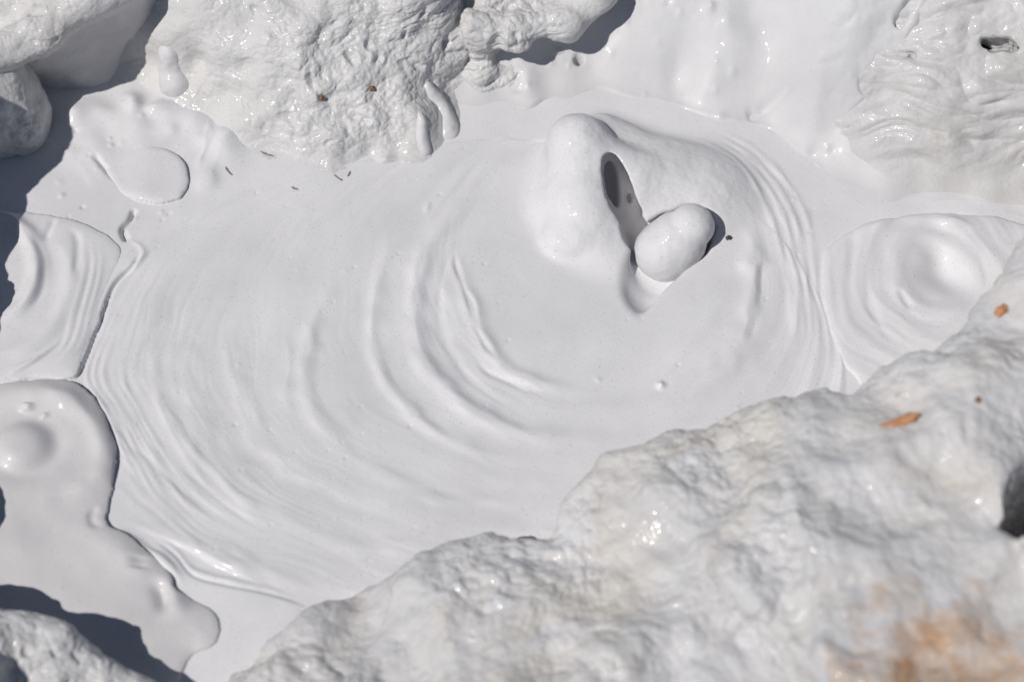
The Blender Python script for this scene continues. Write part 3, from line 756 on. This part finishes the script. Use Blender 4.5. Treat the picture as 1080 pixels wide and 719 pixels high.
# rock in the lower left corner
def sdf_r8(x, y, z):
    S = cap(x, y, z, G(-300, 565, .10), G(-40, 662, .095), .045, .04)
    S = smin(S, cap(x, y, z, G(-300, 680, .08), G(-60, 760, .08), .12, .12), .05)
    S2 = cap(x, y, z, G(-40, 658, .095), G(50, 695, .085), .044, .038)
    S = smin(S, S2, .03)
    S = smin(S, cap(x, y, z, G(50, 695, .085), G(152, 742, .045), .038, .032), .03)
    S = smin(S, ell(x, y, z, G(10, 688, .09), (.06, .05, .05)), .02)
    S = smin(S, ell(x, y, z, G(-10, 795, .03), (.20, .10, .09)), .05)
    return S-.014*fbm(x*12, y*12, z*12, 3)
c = G(60, 720, .05)
r8 = rock('corner_rock', c-np.array([.62, .42, .12]), c+np.array([.36, .42, .44]), .006, sdf_r8, 2, lambda a, b, c_, n: crag(a, b, c_, n, .7), M_CRAG)
tag(r8, 'wet lumpy rock in the lower left corner shading the mud lobe beside it', 'rock', group='rocks at the left rim'); recenter(r8)

# ------------------------------------------------------------------ small litter
bpy.context.view_layer.update()
def on_surface(px, py):
    d = G(px, py, 0)-CAM; d = d/np.linalg.norm(d)
    dg = bpy.context.evaluated_depsgraph_get()
    ok, loc, nor, *_ = scene.ray_cast(dg, CAM, d)
    return np.array(loc), np.array(nor)
def flake(name, px, py, L_, W_, T_, rz, mat, seed, curl=0.0, sink=.25):
    loc, nor = on_surface(px, py); r_ = np.random.RandomState(seed)
    n, m = 26, 14; u = np.linspace(0, 2*math.pi, n, endpoint=False); v = np.linspace(-math.pi/2, math.pi/2, m)
    U, Vv = np.meshgrid(u, v, indexing='ij')
    x_ = L_*np.cos(Vv)*np.cos(U); y_ = W_*np.cos(Vv)*np.sin(U); z_ = T_*np.sin(Vv)
    k = 1+.7*perlin(x_/L_*2.4+seed, y_/W_*1.5, z_/T_*.7+seed)+.2*perlin(x_/L_*5+seed, y_/W_*4, z_/T_*2+seed)
    x_, y_, z_ = x_*k, y_*k, z_*k+curl*(x_/L_)**2*L_
    c_, s_ = math.cos(rz), math.sin(rz); x_, y_ = x_*c_-y_*s_, x_*s_+y_*c_
    V = np.stack([x_, y_, z_], -1).reshape(-1, 3)
    idx = np.arange(n*m).reshape(n, m); F = np.stack([idx[:, :-1], np.roll(idx, -1, 0)[:, :-1], np.roll(idx, -1, 0)[:, 1:], idx[:, 1:]], -1).reshape(-1, 4)
    o = link(name, quads_mesh(name, V, F), mat); o.location = loc+nor*T_*(1-2*sink)
    from mathutils import Matrix
    zx = nor/np.linalg.norm(nor); xx = np.array([1., 0, 0])-zx*zx[0]; xx /= np.linalg.norm(xx); yy = np.cross(zx, xx)
    o.rotation_euler = Matrix(np.stack([xx, yy, zx], 1).tolist()).to_euler(); return o
# slow drips of wet mud on the craggy rock: parts of it
for path, r0_, r1_ in [([(178, 55), (180, 68), (183, 78), (186, 90)], .020, .030), ([(450, 92), (461, 108), (471, 126), (473, 142)], .011, .020), ([(436, 108), (444, 126), (445, 146), (449, 160)], .006, .010)]:
    L_ = spline(np.array([on_surface(*q)[0] for q in path]), 5)
    lo = L_.min(0)-.045; hi = L_.max(0)+.045
    x, y, z = grid3(lo, hi, .003); S = None
    for i_ in range(len(L_)-1):
        a, b = i_/(len(L_)-1), (i_+1)/(len(L_)-1)
        off = np.array([0, .36, -.50])
        ra, rb_ = r0_+(r1_-r0_)*a**1.5, r0_+(r1_-r0_)*b**1.5
        c = cap(x, y, z, L_[i_]+off*ra, L_[i_+1]+off*rb_, ra, rb_); S = c if S is None else smin(S, c, .004)
    V, F = surface_nets(S, lo, .003); me = refine(quads_mesh('mud_drip', V, F), 1)
    displace(me, lambda a, b, c, n: .0028*fbm(a*20, b*20, c*20, 3)+.0008*perlin(a*80, b*80, c*80))
    o = link('mud_drip', me, M_BANK, r3); o.location = [-v for v in r3.location]
LIT = [('bark_chip', 952, 446, .023, .009, .006, .05, M_CHIP, 5, .12, 'orange brown bark chip lying on the foreground boulder', 'bark chip'),
       ('stone_chip', 1057, 329, .011, .007, .005, .5, M_CHIP, 9, 0, 'small orange stone chip near the right frame edge on the boulder', 'stone chip'),
       ('grit_grain', 1031, 422, .004, .004, .003, 0, M_PEB, 11, 0, 'tiny reddish grain on the boulder, right of the bark chip', 'grit'),
       ('pebble', 338, 103, .0042, .005, .004, .9, M_PEB, 13, 0, 'tiny brown pebble stuck on the craggy rock, left of two', 'pebble'),
       ('pebble', 392, 93, .0042, .0045, .004, .2, M_PEB, 17, 0, 'tiny brown pebble stuck high on the craggy rock, right of two', 'pebble'),
       ('grit_grain', 768, 251, .0048, .0034, .003, .1, M_DARK, 23, 0, 'dark grain of grit on the mud right of the heaving blob', 'grit'),
       ('mud_drop', 663, 210, .0045, .0065, .0065, .2, M_POOL, 31, 0, 'white mud drop hanging in the dark mouth of the burst dome', 'mud drop')]
for nm, px, py, a, b, c_, rz, mt, sd_, cu, lab, cat in LIT:
    tag(flake(nm, px, py, a, b, c_, rz, mt, sd_, cu), lab, cat, group={'pebble': 'pebbles on the craggy rock'}.get(nm))
for px, py, L_, rz in [(311, 199, .006, -.4), (357, 188, .008, -.7), (368, 184, .005, 1.2), (282, 163, .010, -.4), (241, 181, .009, -.9)]:  # thin dark slivers added to stand in for the dark cracks here
    tag(flake('crack_sliver', px, py, L_, .0016, .0014, rz, M_CRACK, int(px), .25, .5), 'short dark sliver standing in for a crack in the mud along the foot of the craggy rock', 'crack', group='dark crack slivers along the craggy rock foot')

# ------------------------------------------------------------------ ground to the horizon
def ground():
    n = 60; s = np.sinh(np.linspace(-5, 5, n))/np.sinh(5)*60
    gx, gy = np.meshgrid(s, s, indexing='ij'); rr = np.hypot(gx, gy)
    gh = -.28+.10*perlin(gx*.4, gy*.4, 0*gx)*sst(2, 8, rr)
    o = link('ground', field_mesh('ground', gx.astype(f32), gy.astype(f32), gh.astype(f32)), M_GROUND); tag(o, kind='structure')
ground()

# ------------------------------------------------------------------ light, sky, camera
SUN_EL = math.radians(52); SUN_DIR = np.array([-.84, -.54])   # horizontal direction towards the sun
w = bpy.data.worlds.new('World'); scene.world = w; w.use_nodes = True
wn = w.node_tree; bg = wn.nodes['Background']; sky = wn.nodes.new('ShaderNodeTexSky'); sky.sky_type = 'NISHITA'; sky.sun_disc = False
sky.sun_elevation = SUN_EL; sky.sun_rotation = math.atan2(SUN_DIR[0], SUN_DIR[1]); sky.altitude = 1500
wn.links.new(sky.outputs[0], bg.inputs[0]); bg.inputs[1].default_value = .042
sl = bpy.data.lights.new('sun', 'SUN'); sl.energy = 3.7; sl.angle = math.radians(.5); sl.color = (1, .965, .92)
so = bpy.data.objects.new('sun', sl); COL.objects.link(so)
from mathutils import Vector
hd = SUN_DIR/np.hypot(*SUN_DIR)*math.cos(SUN_EL)
so.rotation_euler = Vector((hd[0], hd[1], math.sin(SUN_EL))).to_track_quat('Z', 'Y').to_euler(); so.location = (-4, -3, 5)
cd = bpy.data.cameras.new('camera'); cam = bpy.data.objects.new('camera', cd); COL.objects.link(cam)
cam.location = CAM; cam.rotation_euler = (math.pi/2-PITCH, 0, 0)
cd.sensor_width = 36; cd.lens = 18/TANH; cd.clip_end = 500; cd.clip_start = .05
cd.dof.use_dof = True; cd.dof.focus_distance = 3.28; cd.dof.aperture_fstop = 1.7
scene.camera = cam
vs = scene.view_settings; vs.view_transform = 'Standard'; vs.look = 'None'; vs.exposure = -0.10; vs.gamma = 1
scene.render.engine = 'CYCLES'; scene.cycles.use_denoising = True; scene.cycles.max_bounces = 12; scene.cycles.diffuse_bounces = 8
